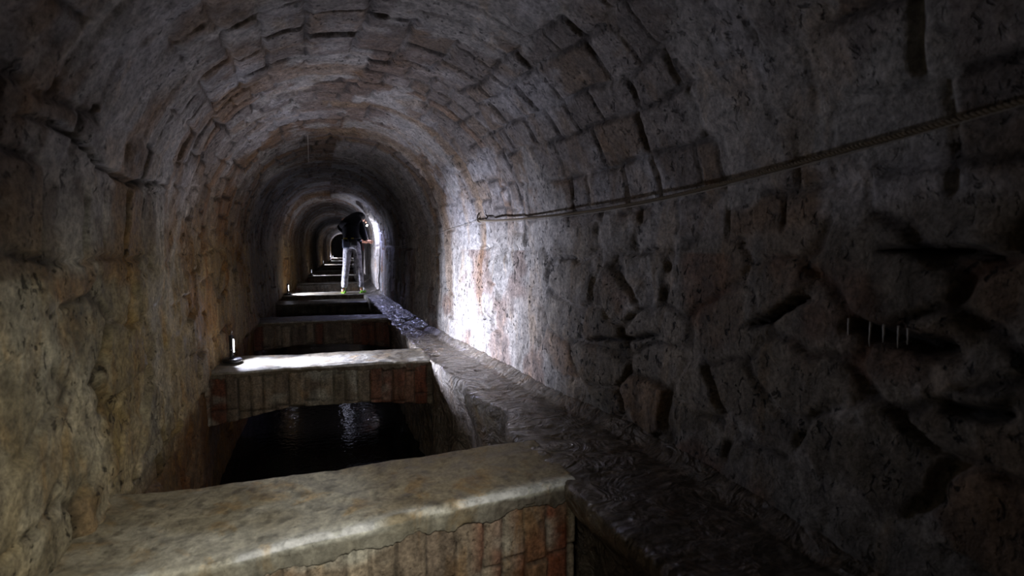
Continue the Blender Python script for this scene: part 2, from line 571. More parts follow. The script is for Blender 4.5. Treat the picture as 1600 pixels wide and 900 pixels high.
# ------------------------------------------------------------------ the ledge along the right wall
ly = [-4.0]
while ly[-1] < 52:
    y = ly[-1]
    ly.append(y + (0.06 if y < .4 else 0.010 if y < 2.8 else .0038*y if y < 5.2 or y > 10.6 else .016))
ly = np.array(ly)
tt = np.linspace(0, 1, 90)       # across the top, wall -> edge
sd = np.linspace(0, 1, 70)[1:]   # down the side
edge = np.interp(ly, YK, XE) + (fbm(ly*2.2, ly*0, ly*0, 4, 121)-.5)*.07*sstep(5.0, 2.0, ly) + (fbm(ly*6, ly*0, ly*0, 3, 122)-.5)*.03
# a scallop between the first two beams
edge = edge + .06*np.exp(-((ly-2.62)/.16)**2) + .035*np.exp(-((ly-3.3)/.12)**2) - .03*np.exp(-((ly-2.98)/.13)**2)
wallx = xr(ly)+.16
Xt = wallx[:, None]*(1-tt) + edge[:, None]*tt
Yt = np.repeat(ly[:, None], 90, 1)
Zt = -.004 + np.zeros_like(Xt)
rim = .022
q = np.clip((rim-(Xt-edge[:, None]))/rim, 0, 1)
Zt = Zt - (1-np.sqrt(1-q**2*.999))*rim
Zt += .05*sstep(.10, .0, (xr(ly)[:, None]-Xt))            # lime fillet at the foot of the wall
Xs = edge[:, None] + np.zeros((1, 69)) ; Zs = (-.022 - sd*1.25)[None, :] + np.zeros_like(Xs)
und = (.05+.11*sstep(2.1, 1.7, ly))[:, None]*sstep(.05, .3, -Zs)*(.4+fbm(ly*1.5, ly*0, ly*0, 3, 123))[:, None]
Xs = Xs + und
XX = np.concatenate([Xt, Xs], 1); ZZ = np.concatenate([Zt, Zs], 1); YY = np.repeat(ly[:, None], XX.shape[1], 1)
rip = 1-np.abs(fbm(XX*5, YY*17+3*fbm(XX*4, YY*4, XX*0, 2, 125), ZZ*6, 4, 124)-.5)*2
lump = (fbm(XX*5, YY*5, ZZ*5, 4, 126)-.5)
top = (np.arange(XX.shape[1]) < 90)[None, :]
dZ_ = np.where(top, lump*.018 + (rip-.8)*.016, 0)
inn = sstep(0, .03, XX-edge[:, None])
sidef = np.where(top, 1-inn, 1.0)
dX_ = sidef*(lump*.07 + (rip-.8)*.02 + (fbm(XX*14, YY*14, ZZ*14, 3, 127)-.5)*.02)
rpl = 1-np.abs(fbm(XX*7+YY*2, YY*6.5, ZZ*5, 2, 151)-.5)*2
dZ_ = dZ_ + top*(rpl-.8)*.034*sstep(4.9, 6.0, YY)*sstep(10.4, 9.8, YY)
ZZ2 = ZZ + dZ_; XX2 = XX - dX_
cl = mix(rgb(.20, .165, .12), rgb(.34, .29, .22), fbm(XX*4, YY*4, ZZ*4, 4, 128))
cl = mix(cl, rgb(.13, .10, .07), sstep(.5, .66, fbm(XX*3, YY*3, ZZ*3+5, 4, 129))*.7)
cl = mix(cl, rgb(.50, .46, .40), (sstep(.8, .97, rip)*.35))
pale = sidef*np.exp(-((YY-3.6)/.55)**2)*sstep(-.25, -.02, ZZ)
cl = mix(cl, rgb(.52, .48, .42), pale*.8)  # whitish lamplight on the side face, put into its colour
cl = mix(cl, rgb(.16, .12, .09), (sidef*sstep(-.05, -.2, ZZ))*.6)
cl = cl*mix(rgb(1, 1, 1), rgb(.60, .55, .48), sstep(2.9, 2.0, YY))  # dim near end of the ledge, its shade put into the colour
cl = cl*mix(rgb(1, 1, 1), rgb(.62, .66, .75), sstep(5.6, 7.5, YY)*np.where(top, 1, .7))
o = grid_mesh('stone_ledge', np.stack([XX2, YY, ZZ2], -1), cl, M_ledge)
tag(o, 'wet rippled lime-crusted stone ledge running along the foot of the right wall', 'ledge', kind='thing')

# ------------------------------------------------------------------ water and bed
wy_ = np.concatenate([np.arange(-4, 14, .25), np.arange(14, 52.5, 1.0)])
m, nt, b = new_mat('black_water')
b.inputs['Base Color'].default_value = (0.004, 0.005, 0.006, 1)
b.inputs['Roughness'].default_value = 0.03
b.inputs['IOR'].default_value = 1.33
tc = nt.nodes.new('ShaderNodeTexCoord')
mp = nt.nodes.new('ShaderNodeMapping'); mp.inputs['Scale'].default_value = (1.0, 1.0, 1)
nt.links.new(tc.outputs['Object'], mp.inputs[0])
nz = nt.nodes.new('ShaderNodeTexNoise'); nz.inputs['Scale'].default_value = 16; nz.inputs['Detail'].default_value = 3
nt.links.new(mp.outputs[0], nz.inputs['Vector'])
bp = nt.nodes.new('ShaderNodeBump'); bp.inputs['Distance'].default_value = .0045; bp.inputs['Strength'].default_value = .8
nt.links.new(nz.outputs['Fac'], bp.inputs['Height']); nt.links.new(bp.outputs[0], b.inputs['Normal'])
Wx = np.stack([xl(wy_)-.12, xr(wy_)-.15], 1)
Pw = np.stack([Wx, np.repeat(wy_[:, None], 2, 1), np.full_like(Wx, -1.0)], -1)
o = grid_mesh('water', Pw, None, m); tag(o, 'black rippling water in the pit under the stone arches', 'water', kind='stuff')
Pf = Pw.copy(); Pf[:, :, 2] = -1.3
o = grid_mesh('floor', Pf, np.full(Pf.shape, .12), M_wall); tag(o, kind='structure')


# ------------------------------------------------------------------ the cross arches
def cross_arch(fl, fr, bl_, br_, label, group=None, step=None, soft=(-.36, -.30, -.38), dx=.02, white=.5, redn=.5, lit=1.0, wetcap=False, fillet=0.0, seed=0, ztop=0.0, crest=.035, face=(.42, .36, .30)):
    """fl, fr: y of the front edge at left / right; bl_, br_: y of the back edge."""
    ym = (fl+fr+bl_+br_)/4
    x0, x1 = float(xl(ym))-.10, float(np.interp(ym, YK, XE))+.035
    root = empty('cross_arch', ((x0+x1)/2, ym, ztop))
    n = int((x1-x0)/dx)+2
    xs = np.linspace(x0, x1, n)
    u = (xs-x0)/(x1-x0)
    wav = (fbm(xs*3, xs*0+seed, xs*0, 4, 131)-.5)*.05
    yf = np.interp(u, [0, 1], [fl, fr]) + wav
    yb = np.interp(u, [0, 1], [bl_, br_]) + (fbm(xs*3, xs*0+seed, xs*0+4, 4, 132)-.5)*.03
    sofz = np.interp(u, [0, .35, .65, 1], [soft[0], soft[1], soft[1]-.005, soft[2]])
    k = max(4, int(.035/dx*2))
    # cap: crest thickness, rounded edges
    nt_, nf_ = max(10, int((ym*0+.5)/dx)), max(6, int(.12/dx))
    sec = []
    T = crest
    fr_ = .018
    for t in np.linspace(0, 1, nf_): sec.append(('f', -T + t*(T-fr_)))
    for a in np.linspace(0, PI/2, 7)[1:]: sec.append(('fe', a))
    for t in np.linspace(0, 1, nt_)[1:-1]: sec.append(('t', t))
    for a in np.linspace(PI/2, 0, 7)[:-1]: sec.append(('be', a))
    for t in np.linspace(1, 0, nf_): sec.append(('b', -T + t*(T-fr_)))
    for t in np.linspace(0, 1, 6)[1:-1]: sec.append(('u', t))
    G = np.zeros((n, len(sec), 3)); nrm = np.zeros((n, len(sec), 3)); isT = np.zeros((n, len(sec)))
    for j, (kk, t) in enumerate(sec):
        if kk == 'f': y, z, nn = yf, t+0*xs, (0, -1, 0)
        elif kk == 'b': y, z, nn = yb, t+0*xs, (0, 1, 0)
        elif kk == 'fe': y, z, nn = yf+fr_*(1-math.cos(t)), -fr_+fr_*math.sin(t)+0*xs, (0, -math.cos(t), math.sin(t))
        elif kk == 'be': y, z, nn = yb-fr_*(1-math.cos(t)), -fr_+fr_*math.sin(t)+0*xs, (0, math.cos(t), math.sin(t))
        elif kk == 't': y, z, nn = yf+fr_+(yb-yf-2*fr_)*t, 0*xs, (0, 0, 1)
        else: y, z, nn = yb+(yf-yb)*t, -T+0*xs, (0, 0, 0)
        G[:, j, 0] = xs; G[:, j, 1] = y; G[:, j, 2] = z
        nrm[:, j] = nn
        isT[:, j] = 1 if kk in ('t', 'fe', 'be') else 0
    gx, gy, gz = G[..., 0], G[..., 1], G[..., 2]
    dsp = (fbm(gx*3, gy*3, gz*3+seed, 3, 133)-.5)*.022 + (fbm(gx*14, gy*14, gz*14+seed, 4, 134, .6)-.5)*.010
    dsp += (1-isT)*(fbm(gx*20, gy*20, gz*20, 3, 135)-.5)*.02
    G2 = G + nrm*dsp[..., None]
    # lower edge of the crust hangs raggedly
    isf = np.array([1.0 if s[0] in 'fb' and s[1] < -T+.012 else 0 for s in sec])[None, :]
    G2[..., 2] -= isf*(fbm(gx*16, gx*0+seed, gx*0, 5, 136, .65)-.35)*.07
    if fillet:
        lx = xl(ym)
        G2[..., 2] += fillet*np.clip(1-(gx-lx)/.20, 0, 1.3)**2
    G2[..., 2] += ztop
    n1 = fbm(gx*4, gy*4, gz*4+seed, 5, 137, .6); n2 = fbm(gx*2.2+3, gy*3, gz*2+seed, 4, 138)
    cc = mix(rgb(.36, .335, .27), rgb(.50, .485, .43), n1)
    cc = mix(cc, rgb(.19, .155, .09), sstep(.52, .62, n2)*.65)
    if wetcap is not True and wetcap:
        wm = sstep(wetcap-.25, wetcap+.05, gx + (n2-.5)*.7 + (gy-fl)*.25)*isT
        cc = mix(cc, rgb(.21, .17, .11), wm*.85)
    cc = mix(cc, rgb(.62, .62, .58), (np.exp(-((gy-yf[:, None])/.035)**2)*sstep(.42, .55, fbm(gx*5, gy*5, gz*5, 3, 139)))*.8*white*2*isT.clip(.4, 1))
    cc = mix(cc, rgb(.15, .125, .075), sstep(.34, .02, gx-float(xl(ym))+(n2-.5)*.35)*.75*isT)
    sp = sstep(.66, .74, fbm(gx*30, gy*30, gz*30, 2, 140))
    cc = cc*(1-.35*sp)[..., None]*lit  # lit scales the albedo, so part of each arch's brightness is painted
    mot = (1-isT)*sstep(-.012, -.035, gz + (fbm(gx*12, gz*12, gy*0+seed, 4, 152, .6)-.5)*.05)
    cc = mix(cc, mix(rgb(.30, .27, .21), rgb(.13, .085, .06), sstep(.3, .8, gx+(n1-.5)*.6)), mot*.8)
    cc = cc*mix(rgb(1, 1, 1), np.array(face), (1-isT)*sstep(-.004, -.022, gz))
    grid_mesh('plaster_crust', G2 - np.array(root.location), cc, M_cap_wet if wetcap is True else M_cap, root, wrap=True, caps=True)
    # brick arch below
    widths = []
    rs = np.random.RandomState(int(seed*7)+5)
    xx = x0
    bx = [x0]
    while xx < x1:
        xx += .078 + rs.rand()*.035
        bx.append(xx)
    bx = np.array(bx)
    bi = np.clip(np.searchsorted(bx, xs)-1, 0, len(bx)-2)
    sec = []
    nz_ = max(10, int(abs(soft[0])/dx))
    ns_ = max(5, int(.3/dx/2))
    for t in np.linspace(0, 1, nz_): sec.append(('f', t))
    for t in np.linspace(0, 1, 4)[1:-1]: sec.append(('t', t))
    for t in np.linspace(1, 0, nz_): sec.append(('b', t))
    for t in np.linspace(0, 1, ns_)[1:-1]: sec.append(('s', t))
    G = np.zeros((n, len(sec), 3)); nrm = np.zeros_like(G)
    zt = -T+.012
    for j, (kk, t) in enumerate(sec):
        if kk == 'f': y, z, nn = yf+.012, sofz+(zt-sofz)*t, (0, -1, 0)
        elif kk == 'b': y, z, nn = yb-.012, sofz+(zt-sofz)*t, (0, 1, 0)
        elif kk == 't': y, z, nn = yf+.012+(yb-yf-.024)*t, zt+0*xs, (0, 0, 0)
        else: y, z, nn = yb-.012+(yf-yb+.024)*t, sofz, (0, 0, -1)
        G[:, j, 0] = xs; G[:, j, 1] = y; G[:, j, 2] = z; nrm[:, j] = nn
    gx, gy, gz = G[..., 0], G[..., 1], G[..., 2]
    wv = (fbm(gx*6, gy*6, gz*6+seed, 3, 141)-.5)*.03
    gxw = gx+wv
    bi = np.clip(np.searchsorted(bx, gxw.ravel()).reshape(gxw.shape)-1, 0, len(bx)-2)
    de = np.minimum(gxw-bx[bi], bx[bi+1]-gxw)
    off = h2(bi, bi*0+int(seed*3), 143)*.12-.02
    zz = (gz+off)/.27
    zi = np.floor(zz); dz = np.minimum(zz-zi, 1-(zz-zi))*.21
    d = np.minimum(de, dz)
    g = sstep(.0, .010, d)
    bh = h2(bi, zi, 144); bc = h2(bi, zi+int(seed), 145)
    lime = sstep(.52+.25*(white-.5), .36+.25*(white-.5), fbm(gx*3, gy*3, gz*5+seed, 4, 146))
    lime = lime*sstep(redn+.25, redn-.15, gx + (bc-.5)*.5)
    dsp = (g-.5)*.014*(1-.5*lime) + (bh-.5)*.012 + (fbm(gx*16, gy*16, gz*16, 4, 147)-.5)*.014
    G2 = G + nrm*dsp[..., None]
    G2[..., 2] += ztop
    cb = mix(rgb(.16, .12, .09), rgb(.30, .24, .17), bc)
    rr = sstep(.45, .55, h2(bi, bi*0, 148)+.35*sstep(redn-.25, redn+.2, gx)-.25)
    cb = mix(cb, mix(rgb(.20, .050, .022), rgb(.11, .045, .03), bh), rr*(.35+.6*h2(bi, zi*0+2, 150)))
    cb = mix(cb, rgb(.44, .42, .35), lime*.9)
    cb = mix(cb, rgb(.035, .03, .025), (1-g)*(.75-.35*lime))
    cb = mix(cb, rgb(.22, .19, .13), sstep(.5, .7, fbm(gx*4, gy*4, gz*2+9, 3, 149))*.5)
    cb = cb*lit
    grid_mesh('brick_arch', G2 - np.array(root.location), cb, M_brick, root, wrap=True, caps=True)
    tag(root, label, 'arch', group, kind='thing')
    return root


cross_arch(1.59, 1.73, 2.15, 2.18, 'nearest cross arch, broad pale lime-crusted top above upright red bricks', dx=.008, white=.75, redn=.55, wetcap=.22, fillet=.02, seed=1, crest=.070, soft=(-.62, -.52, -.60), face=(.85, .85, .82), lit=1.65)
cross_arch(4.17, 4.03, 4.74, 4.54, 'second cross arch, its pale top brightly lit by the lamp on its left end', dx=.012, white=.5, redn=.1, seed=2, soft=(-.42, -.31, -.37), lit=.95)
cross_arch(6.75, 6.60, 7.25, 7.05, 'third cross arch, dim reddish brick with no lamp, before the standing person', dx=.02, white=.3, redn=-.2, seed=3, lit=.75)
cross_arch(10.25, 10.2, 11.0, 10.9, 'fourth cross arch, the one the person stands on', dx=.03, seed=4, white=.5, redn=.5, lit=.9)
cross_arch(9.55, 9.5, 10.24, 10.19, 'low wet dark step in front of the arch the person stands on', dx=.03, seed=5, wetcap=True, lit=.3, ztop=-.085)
far = [(13.5, 'unlit cross arch just beyond the one the person stands on', 0),
       (16.9, 'cross arch with a bright top line seen left of the person\'s shins', 1),
       (20.3, 'dim cross arch between two lit ones, seen left of the person\'s knees', 0),
       (23.5, 'dim cross arch second beyond the shin-high lit arch', 0),
       (27.0, 'cross arch with a short bright top seen beside the person\'s knees', 1),
       (30.5, 'thin dim cross arch between the two farther lit arches', 0),
       (34.0, 'small bright-topped cross arch far down the tunnel', 1),
       (38.5, 'tiny dim cross arch before the farthest one', 0),
       (43.0, 'farthest cross arch, a thin bright line at the tunnel\'s end', 1)]
for k, (yy, lab, lit_) in enumerate(far):
    cross_arch(yy, yy, yy+.5, yy+.5, lab, dx=.07, seed=10+k, white=.6, redn=.6, group='cross arches beyond the person')


# ------------------------------------------------------------------ lamps
def tube_lamp(loc, rz, label, power_narrow=0, power_wide=0, aim_up=0.0, col=COOL, s=1.0, led=26.0, tilt=0.0, spread=62, wide_aim=(1, 0, 0), wide_spread=180, strip=None):
    root = empty('tube_lamp', loc, rz)
    bm = bmesh.new()
    bm_lathe(bm, [(.060*s, 0), (.072*s, .006), (.072*s, .020), (.060*s, .030), (.02*s, .033)], seg=36)
    bm_obj('base', bm, M_dark, root)
    bm = bmesh.new()
    bm_box(bm, (0.0, -.022*s, .05*s), (.02*s, .006*s, .045*s), .002)
    bm_box(bm, (0.0, .022*s, .05*s), (.02*s, .006*s, .045*s), .002)
    bm_box(bm, (0, 0, .036*s), (.026*s, .05*s, .010*s), .002)
    bm_obj('hinge_bracket', bm, M_dark, root, smooth=False)
    bm = bmesh.new()
    bm_box(bm, (0, 0, .135*s), (.028*s, .036*s, .165*s), .007*s)
    bm_obj('lamp_body', bm, M_dark, root)
    bm = bmesh.new()
    bm_box(bm, (.0145*s, 0, .132*s), (.010*s, .013*s, .105*s), .004*s)
    bm_obj('light_strip', bm, strip or M_led, root)
    bm = bmesh.new()
    pts = [(0, 0, .215*s), (0, 0, .232*s)] + [(-.004+.012*math.sin(a), 0, (.243-.012*math.cos(a))*s) for a in np.linspace(0, 4.4, 9)]
    bm_tube(bm, pts, .0028*s, 8)
    bm_obj('hanging_hook', bm, M_steel, root)
    bm = bmesh.new()
    bm_lathe(bm, [(.006, 0), (.006, .004), (.003, .006)], seg=16)
    sw = bm_obj('switch', bm, M_steel, root, loc=(0, -.019*s, .10*s))
    sw.rotation_euler = (PI/2, 0, 0)
    tag(root, label, 'lamp', 'work lamps standing on the arches')
    R = Matrix.Rotation(rz, 4, 'Z')
    lp = Vector(loc) + R @ Vector((.028*s, 0, .13*s))
    if power_wide:
        lamp_light('lamp_wide_light', 'AREA', lp, lp + R @ Vector(wide_aim), power_wide, col, (.02, .11), spread=wide_spread)
    if power_narrow:
        lamp_light('lamp_beam_light', 'AREA', lp + R @ Vector((.002, 0, 0)), lp + R @ Vector((1, 0, aim_up)), power_narrow, col, (.02, .11), spread=spread)
        lamp_light('lamp_low_light', 'AREA', lp + R @ Vector((.003, 0, -.02)), lp + R @ Vector((1, 0, -.6)), power_narrow*.16, col, (.02, .05), spread=125)
    return root


tube_lamp((-.765, 4.44, .012), math.radians(-8), 'nearest upright black work lamp with glowing strip, on the second arch by the left wall', 23, 9, .09, spread=72, wide_aim=(1, -.50, .80), wide_spread=118)
tube_lamp((-.80, 10.42, .008), math.radians(-4), 'work lamp with glowing strip left of the standing person, by the left wall', 0, 30, 0, s=1.0, wide_aim=(1, .42, 0), wide_spread=128)
M_led2 = simple('far_led_strip', (0.9, 0.9, 1.0), 0.4, emit=(0.80, 0.82, 1.0), strength=3.0)
tube_lamp((-.62, 17.15, .008), math.radians(8), 'small far work lamp at the left end of the first bright line beyond the person', 7, 3, -.12, strip=M_led2)
tube_lamp((-.40, 27.25, .008), math.radians(8), 'tiny far work lamp on the arch lit beside the person\'s knees', 12, 4, -.12, strip=M_led2)
tube_lamp((-.05, 34.2, .008), math.radians(8), 'second farthest work lamp, on the small bright-topped arch', 14, 5, -.12, strip=M_led2)
tube_lamp((.10, 43.2, .008), math.radians(8), 'farthest work lamp near the tunnel\'s end', 20, 60, -.12, strip=M_led2, wide_aim=(.3, -1, .3))

# ------------------------------------------------------------------ rope and wire on the right wall
def wpt(y, z, out=.035):
    return Vector((wall_x(y, z)-out, y, z))


rp = [(3.93, 1.14), (3.6, 1.125), (3.2, 1.115), (2.76, 1.11), (2.3, 1.115), (1.92, 1.13), (1.6, 1.145), (1.27, 1.17), (.98, 1.195), (.68, 1.22), (.3, 1.26)]
rp = [Vector((float(np.interp(y, YK, XR))-.045 if y > 2.9 else float(np.interp(y, YK, XR))-.085, y, z)) for y, z in rp]


def smooth_path(pts, n=6):
    out = []
    for i in range(len(pts)-1):
        p0, p1, p2, p3 = pts[max(i-1, 0)], pts[i], pts[i+1], pts[min(i+2, len(pts)-1)]
        for k in range(n):
            t = k/n
            out.append(.5*((2*p1)+(-p0+p2)*t+(2*p0-5*p1+4*p2-p3)*t*t+(-p0+3*p1-3*p2+p3)*t**3))
    out.append(pts[-1])
    return out


path = smooth_path(rp, 60)
bm = bmesh.new()
for st in range(3):                      # three twisted strands
    pp = []
    dist = 0
    for i, p in enumerate(path):
        if i: dist += (path[i]-path[i-1]).length
        a = dist/.035*2*PI + st*2*PI/3
        t = (path[min(i+1, len(path)-1)]-path[max(i-1, 0)]).normalized()
        u = Vector((0, 0, 1)).cross(t).normalized(); v = t.cross(u)
        pp.append(p + (u*math.cos(a)+v*math.sin(a))*.0038)
    bm_tube(bm, pp, .0042, 6)
o = bm_obj('rope', bm, M_rope)
tag(o, 'long taut twisted rope strung along the right wall', 'rope')
bm = bmesh.new()
bm_tube(bm, smooth_path([rp[0]+Vector((0, -.02, -.010)), rp[2]+Vector((-.006, 0, -.014)), rp[4]+Vector((-.004, 0, -.013)), rp[6]+Vector((0, 0, -.011)), rp[8]+Vector((0, 0, -.011)), rp[10]+Vector((0, 0, -.010))], 10), .0022, 6)
o = bm_obj('cord', bm, M_wire)
tag(o, 'thin pale cord running just below the rope on the right wall', 'cord')
bm = bmesh.new()
ax = rp[0].x
bm_tube(bm, smooth_path([rp[0]+Vector((0, .02, 0)), Vector((float(xr(5.0))-.05, 5.0, 1.07)), Vector((float(xr(6.2))-.06, 6.2, .985)), Vector((float(xr(7.4))-.05, 7.4, .93)), Vector((float(xr(9.2))-.05, 9.2, .94))], 10), .0022, 6)
o = bm_obj('wire', bm, M_wire)
tag(o, 'thin wire sagging from the iron hook away along the far right wall', 'wire')
# iron hook in the wall
root = empty('wall_hook', (ax+.04, 3.95, 1.14)); tag(root, 'small rusty iron hook in the right wall that holds the rope', 'hook')
bm = bmesh.new()
bm_tube(bm, [(.08, 0, .03), (.02, 0, .02), (-.02, 0, .012), (-.045, 0, 0), (-.052, -.004, .02), (-.048, -.008, .045), (-.035, -.012, .062)], .006, 8)
bm_obj('spike', bm, M_iron, root)
bm = bmesh.new()
for k in range(4):
    pts = [(-.035+.020*math.cos(a)+.002*k, -.012+.007*k, .004+.016*math.sin(a)) for a in np.linspace(0, 2*PI, 13)]
    bm_tube(bm, pts, .0045, 6)
bm_tube(bm, [(-.035, -.01, .015), (-.045, -.02, .04), (-.03, -.03, .07)], .003, 6)
bm_tube(bm, [(-.035, .0, .012), (-.022, .01, .035), (-.03, .02, .055)], .003, 6)
o = bm_obj('knot', bm, M_rope, root)

# ------------------------------------------------------------------ straw stalactites
def stalactite(p, length, r, label, group=None):
    bm = bmesh.new()
    n = 8
    pts, rr = [], []
    rs = np.random.RandomState(int(abs(p[1]*1000)) % 9999)
    for k in range(n):
        t = k/(n-1)
        pts.append((0+rs.randn()*r*.1, rs.randn()*r*.1, .03-(length+.03)*t))
        rr.append(max(.0009, r*(1-t)**.7 + .0009))
    bm_tube(bm, pts, rr, 8)
    o = bm_obj('stalactite', bm, M_calcite, loc=p)
    tag(o, label, 'stalactite', group)


stalactite((-.17, 5.0, 1.955), .26, .0022, 'long hair-thin white straw hanging from the vault')
for k, (yy, ln_) in enumerate(((1.03, .03), (.985, .018), (.955, .038), (.915, .02), (.885, .03), (.85, .014))):
    stalactite((wall_x(yy, .71)-.012, yy, .69), ln_, .0028, 'little white stalactite in the row under the crevice of the dark right wall', 'little stalactites under the crevice')

# ------------------------------------------------------------------ the person
M_skin = simple('skin', (.55, .27, .17), .55)
M_jacket = simple('black_jacket', (.008, .008, .010), .85, spec=.2)
M_trouser, nt, b = new_mat('grey_trousers')
b.inputs['Roughness'].default_value = .85
nz = nt.nodes.new('ShaderNodeTexNoise'); nz.inputs['Scale'].default_value = 14; nz.inputs['Detail'].default_value = 5; nz.inputs['Distortion'].default_value = .8
cr = nt.nodes.new('ShaderNodeValToRGB'); cr.color_ramp.elements[0].color = (.20, .20, .22, 1); cr.color_ramp.elements[1].color = (.70, .69, .72, 1)
cr.color_ramp.elements[0].position = .34; cr.color_ramp.elements[1].position = .56
tc = nt.nodes.new('ShaderNodeTexCoord'); nt.links.new(tc.outputs['Object'], nz.inputs['Vector'])
nt.links.new(nz.outputs['Fac'], cr.inputs[0]); nt.links.new(cr.outputs[0], b.inputs['Base Color'])
bp = nt.nodes.new('ShaderNodeBump'); bp.inputs['Distance'].default_value = .02; nt.links.new(nz.outputs['Fac'], bp.inputs['Height']); nt.links.new(bp.outputs[0], b.inputs['Normal'])
M_shoe = simple('white_shoe', (.70, .70, .70), .6)
M_green = simple('green_rubber', (.22, .60, .02), .5)
M_pouch = simple('grey_pouch', (.10, .12, .17), .8)
M_belt = simple('dark_belt', (.03, .03, .03), .6)
M_yellow = simple('yellow_webbing', (.35, .28, .03), .7)
M_red = simple('red_tag', (.5, .04, .03), .6)
M_lens = simple('headlamp_lens', (.9, .9, 1), .3, emit=(.85, .87, 1.0), strength=120.0)
M_hair = simple('dark_hair', (.01, .008, .007), .8)


def skin_obj(name, verts, edges, mat, parent, root=0, sub=2):
    """verts: (x, y, z, rx[, ry])"""
    me = bpy.data.meshes.new(name)
    me.from_pydata([v[:3] for v in verts], edges, [])
    o = bpy.data.objects.new(name, me)
    COL.objects.link(o)
    o.parent = parent
    me.materials.append(mat)
    md = o.modifiers.new('skin', 'SKIN'); md.use_smooth_shade = True
    sv = me.skin_vertices[0].data
    for i, v in enumerate(verts):
        sv[i].radius = (v[3], v[4] if len(v) > 4 else v[3])
        sv[i].use_root = (i == root)
    s = o.modifiers.new('sub', 'SUBSURF'); s.levels = sub; s.render_levels = sub
    return o


PO = Vector((.43, 10.52, .0)); SHIFT = -.035
person = empty('person', PO + Vector((SHIFT, 0, 0)))
tag(person, 'person seen from behind in black jacket and grey trousers, stooping to the right wall', 'person')


def L(p): return (p[0]-PO.x, p[1]-PO.y, p[2]-PO.z)
def LV(vs): return [(*L(v), *v[3:]) for v in vs]


AN_L, AN_R = (.26, 10.50, .10), (.585, 10.50, .10)
KN_L, KN_R = (.315, 10.48, .55), (.545, 10.50, .55)
HP_L, HP_R = (.355, 10.50, .96), (.510, 10.50, .96)
body = [
    (.43, 10.52, 1.00, .13, .11),      # 0 pelvis
    (.43, 10.56, 1.14, .13, .11),      # 1
    (.44, 10.66, 1.32, .15, .12),      # 2
    (.46, 10.76, 1.46, .15, .11),      # 3 chest
    (.53, 10.84, 1.53, .055),          # 4 neck
    (.58, 10.87, 1.53, .085),          # 5 head back
    (.64, 10.89, 1.49, .090),          # 6 head
    (.68, 10.90, 1.43, .065),          # 7 face/jaw
    (*HP_L, .095), (*KN_L, .06), (*AN_L, .042),         # 8 9 10
    (*HP_R, .095), (*KN_R, .06), (*AN_R, .042),         # 11 12 13
    (.24, 10.49, .045, .036), (.235, 10.60, .035, .03),   # 14 15 foot
    (.60, 10.49, .045, .036), (.635, 10.60, .035, .03),    # 16 17
    (.30, 10.74, 1.45, .065), (.36, 10.88, 1.20, .045), (.60, 10.88, 1.04, .032), (.65, 10.86, 1.03, .024),   # 18..21 left arm across
    (.60, 10.72, 1.43, .065), (.655, 10.64, 1.16, .045), (.72, 10.72, 1.03, .030), (.755, 10.75, 1.02, .026),  # 22..25 right arm
]
edges = [(0, 1), (1, 2), (2, 3), (3, 4), (4, 5), (5, 6), (6, 7), (0, 8), (8, 9), (9, 10), (10, 14), (14, 15), (0, 11), (11, 12), (12, 13), (13, 16), (16, 17),
         (3, 18), (18, 19), (19, 20), (20, 21), (3, 22), (22, 23), (23, 24), (24, 25)]


def hand(vs, es, wrist_i, palm, d, side_v, curl):
    """five fingers from the palm: d direction, side_v across the knuckles, curl towards the held thing."""
    d, s_, c_ = Vector(d).normalized(), Vector(side_v).normalized(), Vector(curl).normalized()
    palm = Vector(palm)
    for k, ln_ in enumerate((.068, .078, .072, .056)):
        a = palm + d*.012 + s_*(.021*(1.5-k)/1.5*1.35)
        i0 = len(vs)
        for j, (f, cu) in enumerate(((0.15, 0), (.45, .08), (.75, .30), (1.0, .62))):
            p = a + d*(.03+ln_*f*(1-cu*.4)) + c_*(ln_*cu*.75)
            vs.append((*p, .0088-.0011*j))
        es.append((wrist_i, i0))
        es += [(i0, i0+1), (i0+1, i0+2), (i0+2, i0+3)]
    i0 = len(vs)
    for j, (f, g_, cu) in enumerate(((.0, .028, .0), (.018, .045, .012), (.042, .048, .03))):
        vs.append((*(palm + d*f + s_*g_ + c_*cu), .0105-.0015*j))
    es.append((wrist_i, i0)); es += [(i0, i0+1), (i0+1, i0+2)]


hand(body, edges, 25, (.765, 10.755, 1.02), (1, .25, .05), (0, -.1, 1), (.1, .8, -.5))
hand(body, edges, 21, (.66, 10.86, 1.03), (1, -.35, .05), (0, .1, 1), (.1, -.8, -.4))
skin_obj('body', LV(body), edges, M_skin, person)
# face details on the body side that looks at the wall
bm = bmesh.new()
for (nm_, p, r) in (('nose', (.735, 10.905, 1.435), .016), ('ear', (.64, 10.80, 1.485), .022), ('ear', (.66, 10.985, 1.47), .022)):
    bm = bmesh.new()
    q_ = bmesh.ops.create_uvsphere(bm, u_segments=12, v_segments=8, radius=r)
    bmesh.ops.scale(bm, vec=(1, .6, 1.35), verts=q_['verts'])
    bmesh.ops.translate(bm, vec=L(p), verts=q_['verts'])
    bm_obj(nm_, bm, M_skin, person)

# hooded black jacket
jac = [(.43, 10.51, 1.04, .165, .135), (.425, 10.54, 1.14, .175, .145), (.42, 10.63, 1.30, .205, .165), (.44, 10.72, 1.45, .205, .165), (.52, 10.80, 1.54, .11, .10),
       (.57, 10.85, 1.555, .108), (.625, 10.88, 1.53, .105),
       (.28, 10.73, 1.36, .11), (.33, 10.87, 1.21, .080), (.57, 10.88, 1.05, .05),
       (.605, 10.70, 1.42, .10), (.665, 10.63, 1.17, .070), (.71, 10.70, 1.05, .048)]
skin_obj('jacket', LV(jac), [(0, 1), (1, 2), (2, 3), (3, 4), (4, 5), (5, 6), (3, 7), (7, 8), (8, 9), (3, 10), (10, 11), (11, 12)], M_jacket, person, 1)
